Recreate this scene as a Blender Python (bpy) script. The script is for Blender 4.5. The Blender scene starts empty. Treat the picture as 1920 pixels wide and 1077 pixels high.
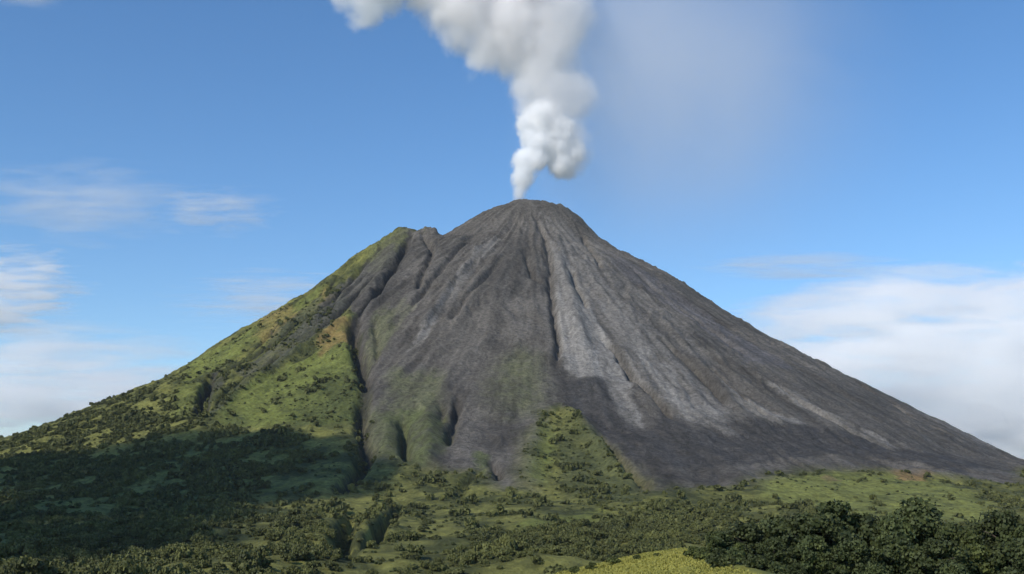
import bpy, math, random
import numpy as np

# ------------------------------------------------------------------ camera, sky, sun, exposure
sc = bpy.context.scene
W0, H0 = 1920.0, 1077.0
HFOV = math.radians(50.0); PITCH = math.radians(10.6); CAMZ = 100.0
FOC = W0 / 2 / math.tan(HFOV / 2)
cam_data = bpy.data.cameras.new("camera"); cam = bpy.data.objects.new("camera", cam_data)
sc.collection.objects.link(cam); sc.camera = cam
cam_data.sensor_fit = 'HORIZONTAL'; cam_data.angle = HFOV
cam_data.clip_start = 0.5; cam_data.clip_end = 200000.0
cam.location = (0, 0, CAMZ); cam.rotation_euler = (math.pi / 2 + PITCH, 0, 0)

SUN_EL = math.radians(38.0)
SUN_AZ_LEFT = math.radians(42.0)          # how far left of straight behind the camera
SUNV = np.array([-math.sin(SUN_AZ_LEFT) * math.cos(SUN_EL), -math.cos(SUN_AZ_LEFT) * math.cos(SUN_EL), math.sin(SUN_EL)])

world = bpy.data.worlds.new("World"); sc.world = world; world.use_nodes = True
wn = world.node_tree; wn.nodes.clear()
sky = wn.nodes.new('ShaderNodeTexSky'); sky.sky_type = 'NISHITA'; sky.sun_disc = False
sky.sun_elevation = SUN_EL
sky.sun_rotation = math.atan2(SUNV[0], SUNV[1])
sky.altitude = 2000; sky.air_density = 1.3; sky.dust_density = 0.0; sky.ozone_density = 5.0
bg = wn.nodes.new('ShaderNodeBackground'); bg.inputs[1].default_value = 0.15
wo = wn.nodes.new('ShaderNodeOutputWorld')
hsv = wn.nodes.new('ShaderNodeHueSaturation'); hsv.inputs['Saturation'].default_value = 1.14
wn.links.new(sky.outputs[0], hsv.inputs['Color']); wn.links.new(hsv.outputs[0], bg.inputs[0]); wn.links.new(bg.outputs[0], wo.inputs[0])

sun_d = bpy.data.lights.new("sun", 'SUN'); sun_d.energy = 4.0; sun_d.angle = math.radians(0.5); sun_d.color = (1.0, 0.945, 0.86)
sun = bpy.data.objects.new("sun", sun_d); sc.collection.objects.link(sun)
from mathutils import Vector, Matrix
sun.rotation_euler = Vector(SUNV).to_track_quat('Z', 'Y').to_euler()
sun.location = (-2000, -3000, 3000)

sc.view_settings.view_transform = 'Standard'; sc.view_settings.look = 'None'
sc.view_settings.exposure = 0.0; sc.view_settings.gamma = 1.0; sc.view_settings.use_curve_mapping = False
cy = sc.cycles
cy.use_denoising = True
cy.max_bounces = 28; cy.diffuse_bounces = 3; cy.glossy_bounces = 2; cy.transparent_max_bounces = 12
cy.volume_bounces = 24; cy.volume_step_rate = 1.0; cy.volume_max_steps = 256
cy.use_adaptive_sampling = True; cy.adaptive_threshold = 0.02

rng = np.random.default_rng(7); random.seed(7)

# ------------------------------------------------------------------ helpers
def mesh_np(name, verts, faces_flat, nper, smooth=False):
    """verts (n,3); faces_flat int array; nper = loops per face (constant)"""
    me = bpy.data.meshes.new(name)
    nf = len(faces_flat) // nper
    me.vertices.add(len(verts)); me.vertices.foreach_set('co', np.ascontiguousarray(verts, np.float32).ravel())
    me.loops.add(len(faces_flat)); me.loops.foreach_set('vertex_index', np.ascontiguousarray(faces_flat, np.int32).ravel())
    me.polygons.add(nf); me.polygons.foreach_set('loop_start', np.arange(0, nf * nper, nper, dtype=np.int32))
    me.polygons.foreach_set('use_smooth', np.full(nf, smooth, bool))
    me.update(calc_edges=True)
    return me

def link(name, me, mat=None, parent=None, label=None, cat=None, group=None, kind=None, loc=None):
    o = bpy.data.objects.new(name, me); sc.collection.objects.link(o)
    if mat is not None and me is not None and len(me.materials) == 0: me.materials.append(mat)
    if parent is not None: o.parent = parent
    tag(o, label, cat, group, kind)
    if loc is not None: o.location = loc
    return o

def tag(o, label=None, cat=None, group=None, kind=None):
    if label: o["label"] = label
    if cat: o["category"] = cat
    if group: o["group"] = group
    if kind: o["kind"] = kind

def _h(ix, iy, seed):
    n = (ix.astype(np.int64) * 374761393 + iy.astype(np.int64) * 668265263 + seed * 1274126177) & 0xffffffff
    n = ((n ^ (n >> 13)) * 1274126177) & 0xffffffff
    n = (n ^ (n >> 16)) & 0xffffffff
    return n.astype(np.float64) / 4294967295.0

def noise2(x, y, seed=0):
    x = np.asarray(x, float); y = np.asarray(y, float)
    ix = np.floor(x); iy = np.floor(y); fx = x - ix; fy = y - iy
    fx = fx * fx * fx * (fx * (fx * 6 - 15) + 10); fy = fy * fy * fy * (fy * (fy * 6 - 15) + 10)
    ix = ix.astype(np.int64); iy = iy.astype(np.int64)
    a = _h(ix, iy, seed); b = _h(ix + 1, iy, seed); c = _h(ix, iy + 1, seed); d = _h(ix + 1, iy + 1, seed)
    return (a + (b - a) * fx) * (1 - fy) + (c + (d - c) * fx) * fy      # 0..1

def fbm(x, y, octv=4, seed=0, gain=0.5):
    s = 0; a = 1; t = 0
    for i in range(octv):
        s = s + a * noise2(x * 2 ** i + 17.3 * i, y * 2 ** i - 9.1 * i, seed + i); t += a; a *= gain
    return s / t - 0.5                                                 # about -0.5..0.5

def ridged(x, y, octv=4, seed=0, gain=0.5):
    s = 0; a = 1; t = 0
    for i in range(octv):
        s = s + a * (1 - np.abs(2 * noise2(x * 2 ** i + 5.7 * i, y * 2 ** i + 3.3 * i, seed + i) - 1)); t += a; a *= gain
    return s / t

def sstep(a, b, x):
    t = np.clip((x - a) / (b - a), 0, 1); return t * t * (3 - 2 * t)

# ------------------------------------------------------------------ the shape of the land (metres)
CP, SP = math.cos(PITCH), math.sin(PITCH)
XC, YC = 80.26, 4000.0
K = np.array([0, 40, 80, 130, 190, 260, 340, 430, 540, 680, 850, 1050, 1300, 1600, 1900, 2200, 2600, 3200, 4500, 12000.])
PR = np.array([1180.0, 1167.8, 1152.9, 1133.7, 1082.2, 1001.9, 944.7, 899.3, 833.2, 726.1, 613.4, 498.3, 351.0, 186.0, 104, 62, 42, 34, 30, 20.0])
PL = np.array([1180.0, 1168.5, 1165.0, 1145.0, 1114.7, 1072.5, 1019.1, 964, 903, 832, 736, 607, 441, 304, 184.0, 104, 58, 38, 30, 20.0])
NL = np.array([0, 0, 0, 0, 0, 0, -8, -12, 94, 70, 20, 14, 0, 0, 0, 0, 0, 0, 0, 0.])
SINW = math.sin(math.radians(62))

def polar(X, Y):
    dx = X - XC; dy = YC - Y
    return np.hypot(dx, dy), np.arctan2(dx, dy)

def base_h(X, Y):
    R, P = polar(X, Y)
    # corner-free profiles: average of shifted lookups
    def prof(T):
        return (np.interp(R - 18, K, T) + np.interp(R, K, T) * 2 + np.interp(R + 18, K, T)) / 4
    w = np.clip(.5 - .5 * np.sin(P) / SINW, 0, 1); w = w * w * (3 - 2 * w)
    win = np.exp(-((np.degrees(P) + 62) / 22) ** 2)
    z = w * prof(PL) + (1 - w) * prof(PR) + win * prof(NL)
    return z

def ray(px, py):
    u = (px - W0 / 2) / FOC; v = (H0 / 2 - py) / FOC
    d = np.array([u, CP - v * SP, SP + v * CP]); return d / d[1]

def ground_at(px, py, y0=700.0, y1=4100.0):
    """where the sight line through a point of the photograph meets the smooth mountain"""
    d = ray(px, py); t = np.linspace(y0, y1, 3400)
    z = CAMZ + d[2] * t; h = base_h(d[0] * t, t)
    k = np.argmax(z <= h)
    if z[k] > h[k]: k = int(np.argmin(z - h))
    return d[0] * t[k], t[k]

def at(px, py, Y):
    d = ray(px, py); return d[0] * Y, Y, CAMZ + d[2] * Y

def plan(pts): return np.array([ground_at(*p) for p in pts])

# gullies and ridges: photo polyline, half width, depth (positive cuts, negative raises)
CUTS = [
    ([(772, 440), (752, 480), (728, 520), (700, 560), (672, 592)], 12, 34),
    ([(672, 592), (662, 622), (672, 655), (684, 692), (686, 735)], 15, 46),
    ([(686, 735), (678, 775), (680, 812), (690, 850), (664, 895), (634, 925)], 14, 30),
    ([(712, 470), (660, 525), (610, 575), (545, 622), (500, 652), (440, 692), (400, 712)], 12, 24),
    ([(735, 495), (680, 540), (640, 582), (596, 622), (548, 655)], 10, 17),
    ([(402, 705), (384, 735), (376, 785)], 13, 42),
    ([(560, 650), (520, 672), (468, 705), (428, 738), (388, 780)], 11, 30),
    ([(520, 620), (470, 665), (430, 690)], 9, 12),
    ([(640, 520), (580, 572), (520, 612)], 9, 10),
    ([(700, 500), (640, 560), (600, 600)], 8, 12),
    ([(1128, 632), (1160, 668), (1188, 712), (1228, 748), (1262, 790)], 9, 17),
    ([(1330, 690), (1362, 722), (1402, 757), (1442, 785)], 9, 17),
    ([(1392, 690), (1460, 730), (1530, 775), (1600, 812), (1672, 842)], 8, 13),
    ([(1560, 690), (1640, 738), (1720, 790), (1800, 828)], 8, 11),
    ([(1240, 640), (1300, 690), (1340, 730), (1360, 760)], 8, 9),
    ([(1180, 500), (1250, 560), (1320, 610), (1400, 665)], 9, 10),
    ([(1000, 402), (1022, 440), (1030, 490), (1032, 540), (1038, 590), (1046, 640), (1044, 690)], 9, 16),
    ([(1066, 500), (1085, 545), (1100, 580)], 7, 11),
    ([(1085, 430), (1110, 470), (1128, 505)], 8, 14),
    ([(858, 742), (852, 785), (840, 835)], 9, 17),
    ([(828, 752), (830, 790)], 8, 11),
    ([(756, 785), (757, 830), (765, 870)], 9, 24),
    ([(1122, 822), (1160, 862), (1196, 900), (1216, 918)], 12, 20),
    ([(925, 862), (938, 900)], 8, 12),
    ([(945, 482), (900, 530), (868, 565), (846, 602)], 9, 12),
    ([(890, 440), (850, 480), (800, 540), (770, 580)], 10, 13),
    ([(790, 438), (812, 470), (792, 520), (782, 548)], 9, 15),
    ([(985, 470), (1000, 520), (1012, 530)], 9, 13),
    ([(700, 600), (712, 640), (700, 690)], 8, 9),
    ([(660, 955), (648, 1000), (640, 1050)], 10, 22),
    ([(760, 940), (715, 985), (690, 1030)], 9, 20),
    ([(905, 880), (870, 905), (850, 930)], 10, 9),
    # ridges
    ([(786, 434), (802, 431), (822, 438)], 20, -20),
    ([(725, 444), (742, 433), (760, 432)], 16, -9),
    ([(1040, 382), (1070, 396), (1100, 424)], 14, -8),
    ([(690, 575), (630, 622), (560, 664), (500, 706), (440, 750), (400, 790)], 20, -16),
    ([(735, 470), (700, 540), (650, 590)], 14, -9),
    ([(905, 462), (868, 510), (828, 560), (780, 640)], 15, -14),
    ([(1040, 430), (1052, 500), (1080, 600), (1100, 690)], 20, -11),
    ([(1050, 765), (1090, 800), (1130, 850), (1180, 905)], 24, -17),
    ([(1010, 790), (990, 850), (985, 910)], 24, -10),
    ([(800, 770), (805, 830), (800, 880)], 20, -10),
    ([(725, 790), (725, 850)], 15, -9),
    ([(1340, 705), (1400, 765), (1480, 800)], 12, -9),
    ([(1400, 700), (1540, 775), (1680, 835)], 9, -7),
    ([(1590, 690), (1700, 750), (1840, 825)], 9, -6),
    ([(1230, 590), (1320, 690), (1400, 790)], 14, -7),
]
CUTS = [(plan(p), w, d) for p, w, d in CUTS]

def seg_dist(px, py, a, b):
    ab = b - a; L = (ab ** 2).sum() + 1e-9
    t = np.clip(((px - a[0]) * ab[0] + (py - a[1]) * ab[1]) / L, 0, 1)
    return np.hypot(px - a[0] - t * ab[0], py - a[1] - t * ab[1]), t

def carve(X, Y):
    out = np.zeros(X.shape)
    wx = 10 * fbm(X / 45, Y / 45, 2, 91); wy = 10 * fbm(X / 45, Y / 45, 2, 95)
    for P, w, d in CUTS:
        m = (X > P[:, 0].min() - 4 * w) & (X < P[:, 0].max() + 4 * w) & (Y > P[:, 1].min() - 4 * w) & (Y < P[:, 1].max() + 4 * w)
        if not m.any(): continue
        x = X[m] + wx[m]; y = Y[m] + wy[m]
        best = np.full(x.shape, 1e9); along = np.zeros(x.shape); n = len(P) - 1
        for i in range(n):
            dd, t = seg_dist(x, y, P[i], P[i + 1]); c = dd < best
            best[c] = dd[c]; along[c] = (i + t[c]) / n
        taper = sstep(0, .18, along) * sstep(0, .12, 1 - along)
        out[m] -= d * ((1.75 if w <= 10 else 1.35) if d > 0 else 1.2) * np.exp(-(best / w) ** 2) * (0.25 + 0.75 * taper)
    return out

def detail_h(X, Y):
    R, P = polar(X, Y)
    wob = fbm(X / 320, Y / 320, 3, 5) * 0.22
    amp = sstep(60, 260, R) * (1 - sstep(1750, 2500, R) * .85)
    rr = R / 430
    r1 = ridged((P + wob * .45) * 15, rr, 3, 11) - .5
    r2 = ridged((P + wob) * 44 + 3, rr * 2.2, 3, 23) - .5
    r3 = ridged((P + wob * .6) * 110, rr * 4, 2, 37) - .5
    mod = .25 + 1.1 * sstep(-.12, .16, fbm(X / 210, Y / 210, 3, 41))
    z = amp * (r1 * 16 + r2 * 7.5 * mod + r3 * 2.2 * mod)
    crag = sstep(-.02, .14, fbm(X / 130, Y / 130, 3, 43)) * sstep(150, 300, R) * (1 - sstep(900, 1300, R))
    z += crag * (ridged(X / 42 + wob * 6, Y / 85, 4, 45, .6) - .55) * 20
    left = sstep(.1, -.5, P) * sstep(250, 500, R) * (1 - sstep(1300, 1900, R))
    z += left * (ridged(P * 30 + wob * 14, R / 150, 4, 51, .6) - .5) * 26
    z += fbm(X / 60, Y / 60, 4, 61) * (5 + 6 * sstep(0, 400, R))
    z += fbm(X / 14, Y / 14, 3, 71) * 2.6
    lump = sstep(2100, 2500, R)
    z += lump * ((ridged(X / 120 + wob * 3, Y / 260, 3, 87) - .5) * 14 + fbm(X / 340, Y / 340, 3, 81) * 42 + fbm(X / 110, Y / 110, 2, 83) * 12)
    # crater rim roughness on the summit
    z += (1 - sstep(70, 200, R)) * (fbm(X / 24, Y / 24, 4, 101, .62) * 24)
    return z

def height(X, Y):
    X = np.asarray(X, float); Y = np.asarray(Y, float)
    z = base_h(X, Y) + carve(X, Y) + detail_h(X, Y)
    # keep the valley in front of the viewpoint below the sight lines of the near hill
    return z

# ------------------------------------------------------------------ what covers the land (surface colours, a few carrying painted light and shadow)
def poly_sd(X, Y, P):
    """signed distance to polygon, positive inside"""
    d = np.full(X.shape, 1e9); ins = np.zeros(X.shape, bool); n = len(P)
    for i in range(n):
        a, b = P[i], P[(i + 1) % n]
        dd, _ = seg_dist(X, Y, a, b); d = np.minimum(d, dd)
        c = ((a[1] > Y) != (b[1] > Y)) & (X < (b[0] - a[0]) * (Y - a[1]) / (b[1] - a[1] + 1e-12) + a[0])
        ins ^= c
    return np.where(ins, d, -d)

ROCK = [(760, 432), (800, 430), (845, 436), (1000, 380), (1100, 440), (1200, 494), (1400, 616), (1600, 716), (1918, 872), (1919, 912), (1800, 900), (1700, 888), (1560, 884),
        (1440, 893), (1400, 915), (1290, 912), (1222, 925), (1190, 888), (1140, 838), (1090, 800), (1050, 768), (1018, 775), (995, 830), (980, 870),
        (975, 918), (932, 910), (900, 880), (860, 885), (810, 882), (770, 868), (715, 868), (690, 838), (690, 780), (690, 710), (672, 650), (664, 605),
        (655, 578), (622, 582), (640, 545), (680, 502), (708, 476), (738, 446)]
ROCK = plan(ROCK)
# (polygon, colour, softness metres, strength)
BASALT = (.097, .087, .074); DARKLAVA_SHADOW = (.052, .049, .046); SCREE_LITCREST = (.215, .20, .178); MIDSCREE = (.165, .152, .134)  # darkest lava tone includes cloud shadow; palest scree tone also paints lit crests
LIME = (.150, .170, .042); OLIVE = (.085, .098, .036); MOSS = (.112, .114, .058); OCHRE = (.24, .155, .06); BROWN = (.20, .13, .075)
PATCH = [
    ([(1015, 402), (1060, 415), (1110, 460), (1160, 560), (1230, 640), (1320, 720), (1400, 790), (1300, 790), (1180, 710), (1060, 705), (1048, 640), (1036, 540)], MIDSCREE, 45, .85),
    ([(1100, 440), (1140, 470), (1190, 540), (1290, 620), (1330, 690), (1240, 640), (1150, 560)], MIDSCREE, 25, .5),
    ([(1044, 470), (1062, 480), (1090, 545), (1130, 620), (1152, 662), (1180, 700), (1140, 708), (1058, 704), (1050, 650), (1040, 560)], SCREE_LITCREST, 8, 1.0),
    ([(1038, 440), (1066, 500), (1080, 560), (1050, 600), (1040, 520)], MIDSCREE, 12, .8),
    ([(1140, 690), (1190, 700), (1185, 735), (1205, 800), (1180, 800), (1150, 770), (1135, 720), (1100, 708)], SCREE_LITCREST, 8, .85),
    ([(1190, 640), (1260, 690), (1290, 740), (1340, 770), (1385, 822), (1330, 800), (1290, 795), (1245, 740), (1205, 690)], SCREE_LITCREST, 9, .75),
    ([(1345, 708), (1390, 745), (1440, 770), (1505, 798), (1470, 800), (1400, 775), (1360, 745)], SCREE_LITCREST, 7, .8),
    ([(1400, 692), (1500, 745), (1600, 800), (1690, 842), (1660, 842), (1560, 795), (1460, 740)], SCREE_LITCREST, 5, .5),  # lit ridge crest painted as a pale line
    ([(1580, 690), (1700, 745), (1800, 795), (1880, 850), (1840, 838), (1740, 785), (1640, 735)], SCREE_LITCREST, 5, .45),  # second lit crest, its light put into the colour
    ([(1210, 525), (1260, 560), (1330, 600), (1320, 606), (1240, 565)], SCREE_LITCREST, 5, .55),
    ([(912, 450), (940, 450), (900, 500), (850, 560), (790, 640), (765, 660), (800, 600), (850, 530)], SCREE_LITCREST, 8, .7),
    ([(1045, 712), (1138, 712), (1160, 780), (1210, 808), (1250, 770), (1290, 803), (1390, 828), (1400, 790), (1500, 802), (1600, 815), (1700, 846), (1900, 880),
      (1780, 885), (1680, 868), (1560, 858), (1440, 868), (1340, 880), (1240, 880), (1190, 868), (1120, 815), (1060, 765)], DARKLAVA_SHADOW, 14, .95),  # dark lava with some cloud shadow put into its colour
    ([(1290, 780), (1450, 800), (1640, 830), (1700, 862), (1500, 850), (1350, 840)], DARKLAVA_SHADOW, 20, .5),
    ([(1130, 470), (1180, 495), (1260, 540), (1400, 640), (1500, 700), (1400, 680), (1280, 590), (1180, 530)], (.105, .10, .105), 16, .6),
    ([(690, 490), (700, 465), (728, 440), (768, 433), (760, 460), (715, 510), (695, 515)], (.12, .125, .05), 6, .85),
    ([(735, 462), (695, 496), (662, 518), (622, 548), (590, 590), (600, 612), (645, 582), (675, 560), (705, 535), (745, 490)], (.086, .080, .066), 7, .9),
    ([(590, 590), (560, 612), (530, 640), (500, 655), (520, 625), (560, 590), (600, 560)], (.075, .076, .05), 6, .6),
    ([(1062, 795), (1130, 842), (1195, 900), (1180, 935), (1060, 935), (1046, 860)], (.080, .088, .036), 16, .75),
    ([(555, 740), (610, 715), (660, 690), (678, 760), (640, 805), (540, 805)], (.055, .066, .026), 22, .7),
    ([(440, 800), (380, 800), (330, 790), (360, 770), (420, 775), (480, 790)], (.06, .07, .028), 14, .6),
    ([(745, 480), (760, 455), (775, 470), (730, 560), (700, 590), (690, 570)], (.045, .042, .038), 7, .6),
    ([(975, 440), (1010, 490), (1030, 540), (1000, 560), (950, 560), (890, 590), (860, 610), (900, 540), (945, 480)], (.062, .057, .05), 10, .6),
    # moss and grass on the rock
    ([(935, 690), (978, 655), (1008, 672), (1016, 740), (1005, 775), (950, 790), (920, 740)], MOSS, 55, .85),
    ([(735, 690), (760, 705), (820, 690), (835, 740), (830, 800), (790, 860), (715, 860), (705, 780), (735, 750)], MOSS, 26, .85),
    ([(700, 780), (760, 770), (840, 780), (840, 830), (815, 870), (790, 880), (705, 862)], OLIVE, 20, .8),
    ([(700, 590), (728, 570), (740, 600), (725, 650), (690, 690), (684, 650)], MOSS, 10, .8),
    ([(745, 560), (775, 575), (760, 600), (745, 620)], MOSS, 12, .4),
    ([(895, 850), (915, 855), (912, 895), (900, 890)], OLIVE, 8, .8),
    # gullies of bare rock in the grass
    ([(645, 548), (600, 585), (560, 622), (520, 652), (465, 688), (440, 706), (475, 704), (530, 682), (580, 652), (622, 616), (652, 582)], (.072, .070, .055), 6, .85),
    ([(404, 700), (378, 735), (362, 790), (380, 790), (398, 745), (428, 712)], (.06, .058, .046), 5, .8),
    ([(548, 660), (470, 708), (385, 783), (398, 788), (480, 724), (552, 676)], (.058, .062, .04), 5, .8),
]
GREEN = [
    ([(690, 575), (668, 600), (672, 660), (680, 740), (660, 790), (560, 800), (400, 800), (440, 755), (500, 712), (600, 650)], LIME, 16, .95),
    ([(610, 540), (560, 585), (500, 630), (420, 690), (400, 702), (340, 730), (350, 690), (440, 640), (540, 585)], LIME, 16, .85),
    ([(735, 435), (700, 468), (690, 495), (740, 470), (760, 450)], LIME, 10, .6),
    ([(370, 720), (380, 745), (360, 790), (330, 790), (320, 745)], LIME, 14, .6),
    ([(1415, 900), (1520, 888), (1640, 895), (1760, 905), (1850, 935), (1850, 975), (1640, 985), (1520, 975), (1430, 935)], (.185, .195, .052), 18, 1.0),
    ([(1000, 790), (1030, 800), (1040, 850), (1010, 910), (985, 900)], LIME, 12, .7),
    ([(920, 1015), (960, 990), (1040, 965), (1120, 958), (1110, 985), (1020, 1000), (960, 1030), (920, 1040)], LIME, 14, .8),
    ([(590, 645), (640, 612), (680, 600), (672, 635), (640, 652), (600, 672)], OCHRE, 9, .75),
    ([(500, 590), (550, 580), (560, 600), (500, 640), (470, 640)], OCHRE, 12, .5),
    ([(610, 545), (635, 545), (620, 570), (600, 575)], OCHRE, 7, .5),
    ([(1672, 882), (1700, 872), (1735, 885), (1735, 905), (1690, 905)], (.24, .15, .065), 9, .85),
    ([(1545, 895), (1565, 893), (1562, 910), (1548, 908)], BROWN, 6, .6),
]
PATCH = [(plan(p), c, s, k) for p, c, s, k in PATCH]
GREEN = [(plan(p), c, s, k) for p, c, s, k in GREEN]

def region(X, Y, P, soft, out):
    pad = soft * 2 + 25
    m = (X > P[:, 0].min() - pad) & (X < P[:, 0].max() + pad) & (Y > P[:, 1].min() - pad) & (Y < P[:, 1].max() + pad)
    out[:] = 0
    if m.any(): out[m] = poly_sd(X[m], Y[m], P)
    out[~m] = -1e3
    return out

def cover(X, Y):
    R, P = polar(X, Y)
    n1 = fbm(X / 50, Y / 50, 4, 201); n2 = fbm(X / 17, Y / 17, 3, 211); n3 = fbm(P * 60, R / 260, 3, 221)
    n4 = fbm(X / 160, Y / 160, 3, 231); n5 = fbm(P * 230 + n1 * 2, R / 110, 3, 241)
    # vegetation everywhere first
    veg = np.empty(X.shape + (3,))
    t = np.clip(.45 + n1 * 2.2 + n2 * 1.3, 0, 1)[..., None]
    veg[:] = np.array((.060, .066, .024)) * (1 - t) + np.array((.176, .172, .048)) * t
    sd = np.empty(X.shape)
    for Q, c, s, k in GREEN:
        region(X, Y, Q, s, sd)
        a = sstep(-s, s, sd + n1 * 45 + n2 * 22) * k * np.clip(.8 + n2 * 1.2 + n1 * .8, .25, 1)
        veg = veg * (1 - a[..., None]) + np.array(c) * a[..., None]
    rock = np.empty(X.shape + (3,))
    rock[:] = np.array(BASALT)
    rock *= (1 + n3 * .8 + n1 * .4 + n4 * .7 + n5 * .55)[..., None]
    region(X, Y, ROCK, 20, sd)
    soft = 14 + 30 * sstep(1400, 1800, R)
    ins = sstep(-1, 1, (sd + n1 * 46 + n2 * 26 + n3 * 26) / soft)
    wrap = np.maximum(sstep(math.radians(50), math.radians(58), P) * sstep(2250, 2050, R), sstep(420, 340, R + n1 * 60))
    wrap = np.maximum(wrap, sstep(math.radians(40), math.radians(46), P) * sstep(1820, 1720, R))
    wrap = np.maximum(wrap, sstep(math.radians(95), math.radians(110), np.abs(P)) * sstep(1300, 900, R))
    ins = np.maximum(ins, wrap)
    col = veg * (1 - ins[..., None]) + rock * ins[..., None]
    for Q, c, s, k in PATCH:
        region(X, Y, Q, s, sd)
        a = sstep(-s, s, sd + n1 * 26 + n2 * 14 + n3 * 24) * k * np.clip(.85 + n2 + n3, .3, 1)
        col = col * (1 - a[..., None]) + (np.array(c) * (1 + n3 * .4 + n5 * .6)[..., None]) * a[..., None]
    # ravine beds: dark lava, with gully shadow put into the colour
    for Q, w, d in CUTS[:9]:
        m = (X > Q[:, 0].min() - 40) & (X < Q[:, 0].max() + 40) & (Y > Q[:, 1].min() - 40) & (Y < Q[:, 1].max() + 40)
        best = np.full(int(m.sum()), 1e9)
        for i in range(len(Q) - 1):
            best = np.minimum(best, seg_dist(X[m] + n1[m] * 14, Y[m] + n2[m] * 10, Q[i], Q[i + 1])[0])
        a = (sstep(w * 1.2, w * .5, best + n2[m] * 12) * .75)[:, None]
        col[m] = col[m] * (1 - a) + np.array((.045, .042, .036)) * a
    return np.clip(col, .01, .8), 1 - ins

# ------------------------------------------------------------------ materials
def new_mat(name):
    m = bpy.data.materials.new(name); m.use_nodes = True
    return m, m.node_tree, m.node_tree.nodes['Principled BSDF']

def terrain_mat(name, attr="surface_colour", bump=1.0, vary=.35):
    m, nt, b = new_mat(name); N = nt.nodes; L = nt.links
    at_ = N.new('ShaderNodeAttribute'); at_.attribute_name = attr
    tc = N.new('ShaderNodeTexCoord')
    n1 = N.new('ShaderNodeTexNoise'); n1.inputs['Scale'].default_value = .11; n1.inputs['Detail'].default_value = 7; n1.inputs['Roughness'].default_value = .68
    n2 = N.new('ShaderNodeTexNoise'); n2.inputs['Scale'].default_value = .028; n2.inputs['Detail'].default_value = 5
    L.new(tc.outputs['Object'], n1.inputs['Vector']); L.new(tc.outputs['Object'], n2.inputs['Vector'])
    mr = N.new('ShaderNodeMapRange'); mr.inputs['From Min'].default_value = .3; mr.inputs['From Max'].default_value = .7
    mr.inputs['To Min'].default_value = 1 - vary; mr.inputs['To Max'].default_value = 1 + vary
    L.new(n1.outputs['Fac'], mr.inputs['Value'])
    mr2 = N.new('ShaderNodeMapRange'); mr2.inputs['From Min'].default_value = .3; mr2.inputs['From Max'].default_value = .7
    mr2.inputs['To Min'].default_value = .88; mr2.inputs['To Max'].default_value = 1.14
    L.new(n2.outputs['Fac'], mr2.inputs['Value'])
    mu = N.new('ShaderNodeMath'); mu.operation = 'MULTIPLY'; L.new(mr.outputs[0], mu.inputs[0]); L.new(mr2.outputs[0], mu.inputs[1])
    vm = N.new('ShaderNodeVectorMath'); vm.operation = 'SCALE'; L.new(at_.outputs['Color'], vm.inputs[0]); L.new(mu.outputs[0], vm.inputs['Scale'])
    L.new(vm.outputs[0], b.inputs['Base Color'])
    b.inputs['Roughness'].default_value = .95; b.inputs['Specular IOR Level'].default_value = .12
    bp = N.new('ShaderNodeBump'); bp.inputs['Strength'].default_value = .8; bp.inputs['Distance'].default_value = 6.0 * bump
    L.new(n1.outputs['Fac'], bp.inputs['Height']); L.new(bp.outputs[0], b.inputs['Normal'])
    return m

def leaf_mat(name, dark, light, scale=.12, per_object=.25):
    m, nt, b = new_mat(name); N = nt.nodes; L = nt.links
    geo = N.new('ShaderNodeNewGeometry'); tc = N.new('ShaderNodeTexCoord'); oi = N.new('ShaderNodeObjectInfo')
    n1 = N.new('ShaderNodeTexNoise'); n1.inputs['Scale'].default_value = scale; n1.inputs['Detail'].default_value = 3
    L.new(tc.outputs['Object'], n1.inputs['Vector'])
    ad = N.new('ShaderNodeMath'); ad.operation = 'MULTIPLY_ADD'; ad.inputs[1].default_value = .55; L.new(geo.outputs['Random Per Island'], ad.inputs[0])
    mr = N.new('ShaderNodeMapRange'); mr.inputs['From Min'].default_value = .35; mr.inputs['From Max'].default_value = .65; mr.inputs['To Max'].default_value = .45
    L.new(n1.outputs['Fac'], mr.inputs['Value']); L.new(mr.outputs[0], ad.inputs[2])
    mx = N.new('ShaderNodeMix'); mx.data_type = 'RGBA'
    L.new(ad.outputs[0], mx.inputs[0]); mx.inputs[6].default_value = (*dark, 1); mx.inputs[7].default_value = (*light, 1)
    hs = N.new('ShaderNodeHueSaturation')
    mr2 = N.new('ShaderNodeMapRange'); mr2.inputs['To Min'].default_value = 1 - per_object; mr2.inputs['To Max'].default_value = 1 + per_object
    L.new(oi.outputs['Random'], mr2.inputs['Value']); L.new(mr2.outputs[0], hs.inputs['Value']); L.new(mx.outputs[2], hs.inputs['Color'])
    L.new(hs.outputs[0], b.inputs['Base Color']); b.inputs['Roughness'].default_value = .7; b.inputs['Specular IOR Level'].default_value = .25
    return m

def bark_mat():
    m, nt, b = new_mat("bark"); N = nt.nodes; L = nt.links
    n1 = N.new('ShaderNodeTexNoise'); n1.inputs['Scale'].default_value = 3; n1.inputs['Detail'].default_value = 6
    cr = N.new('ShaderNodeValToRGB'); cr.color_ramp.elements[0].color = (.03, .022, .016, 1); cr.color_ramp.elements[1].color = (.13, .10, .075, 1)
    L.new(n1.outputs['Fac'], cr.inputs[0]); L.new(cr.outputs[0], b.inputs['Base Color']); b.inputs['Roughness'].default_value = .9
    bp = N.new('ShaderNodeBump'); bp.inputs['Distance'].default_value = .05; L.new(n1.outputs['Fac'], bp.inputs['Height']); L.new(bp.outputs[0], b.inputs['Normal'])
    return m

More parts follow.
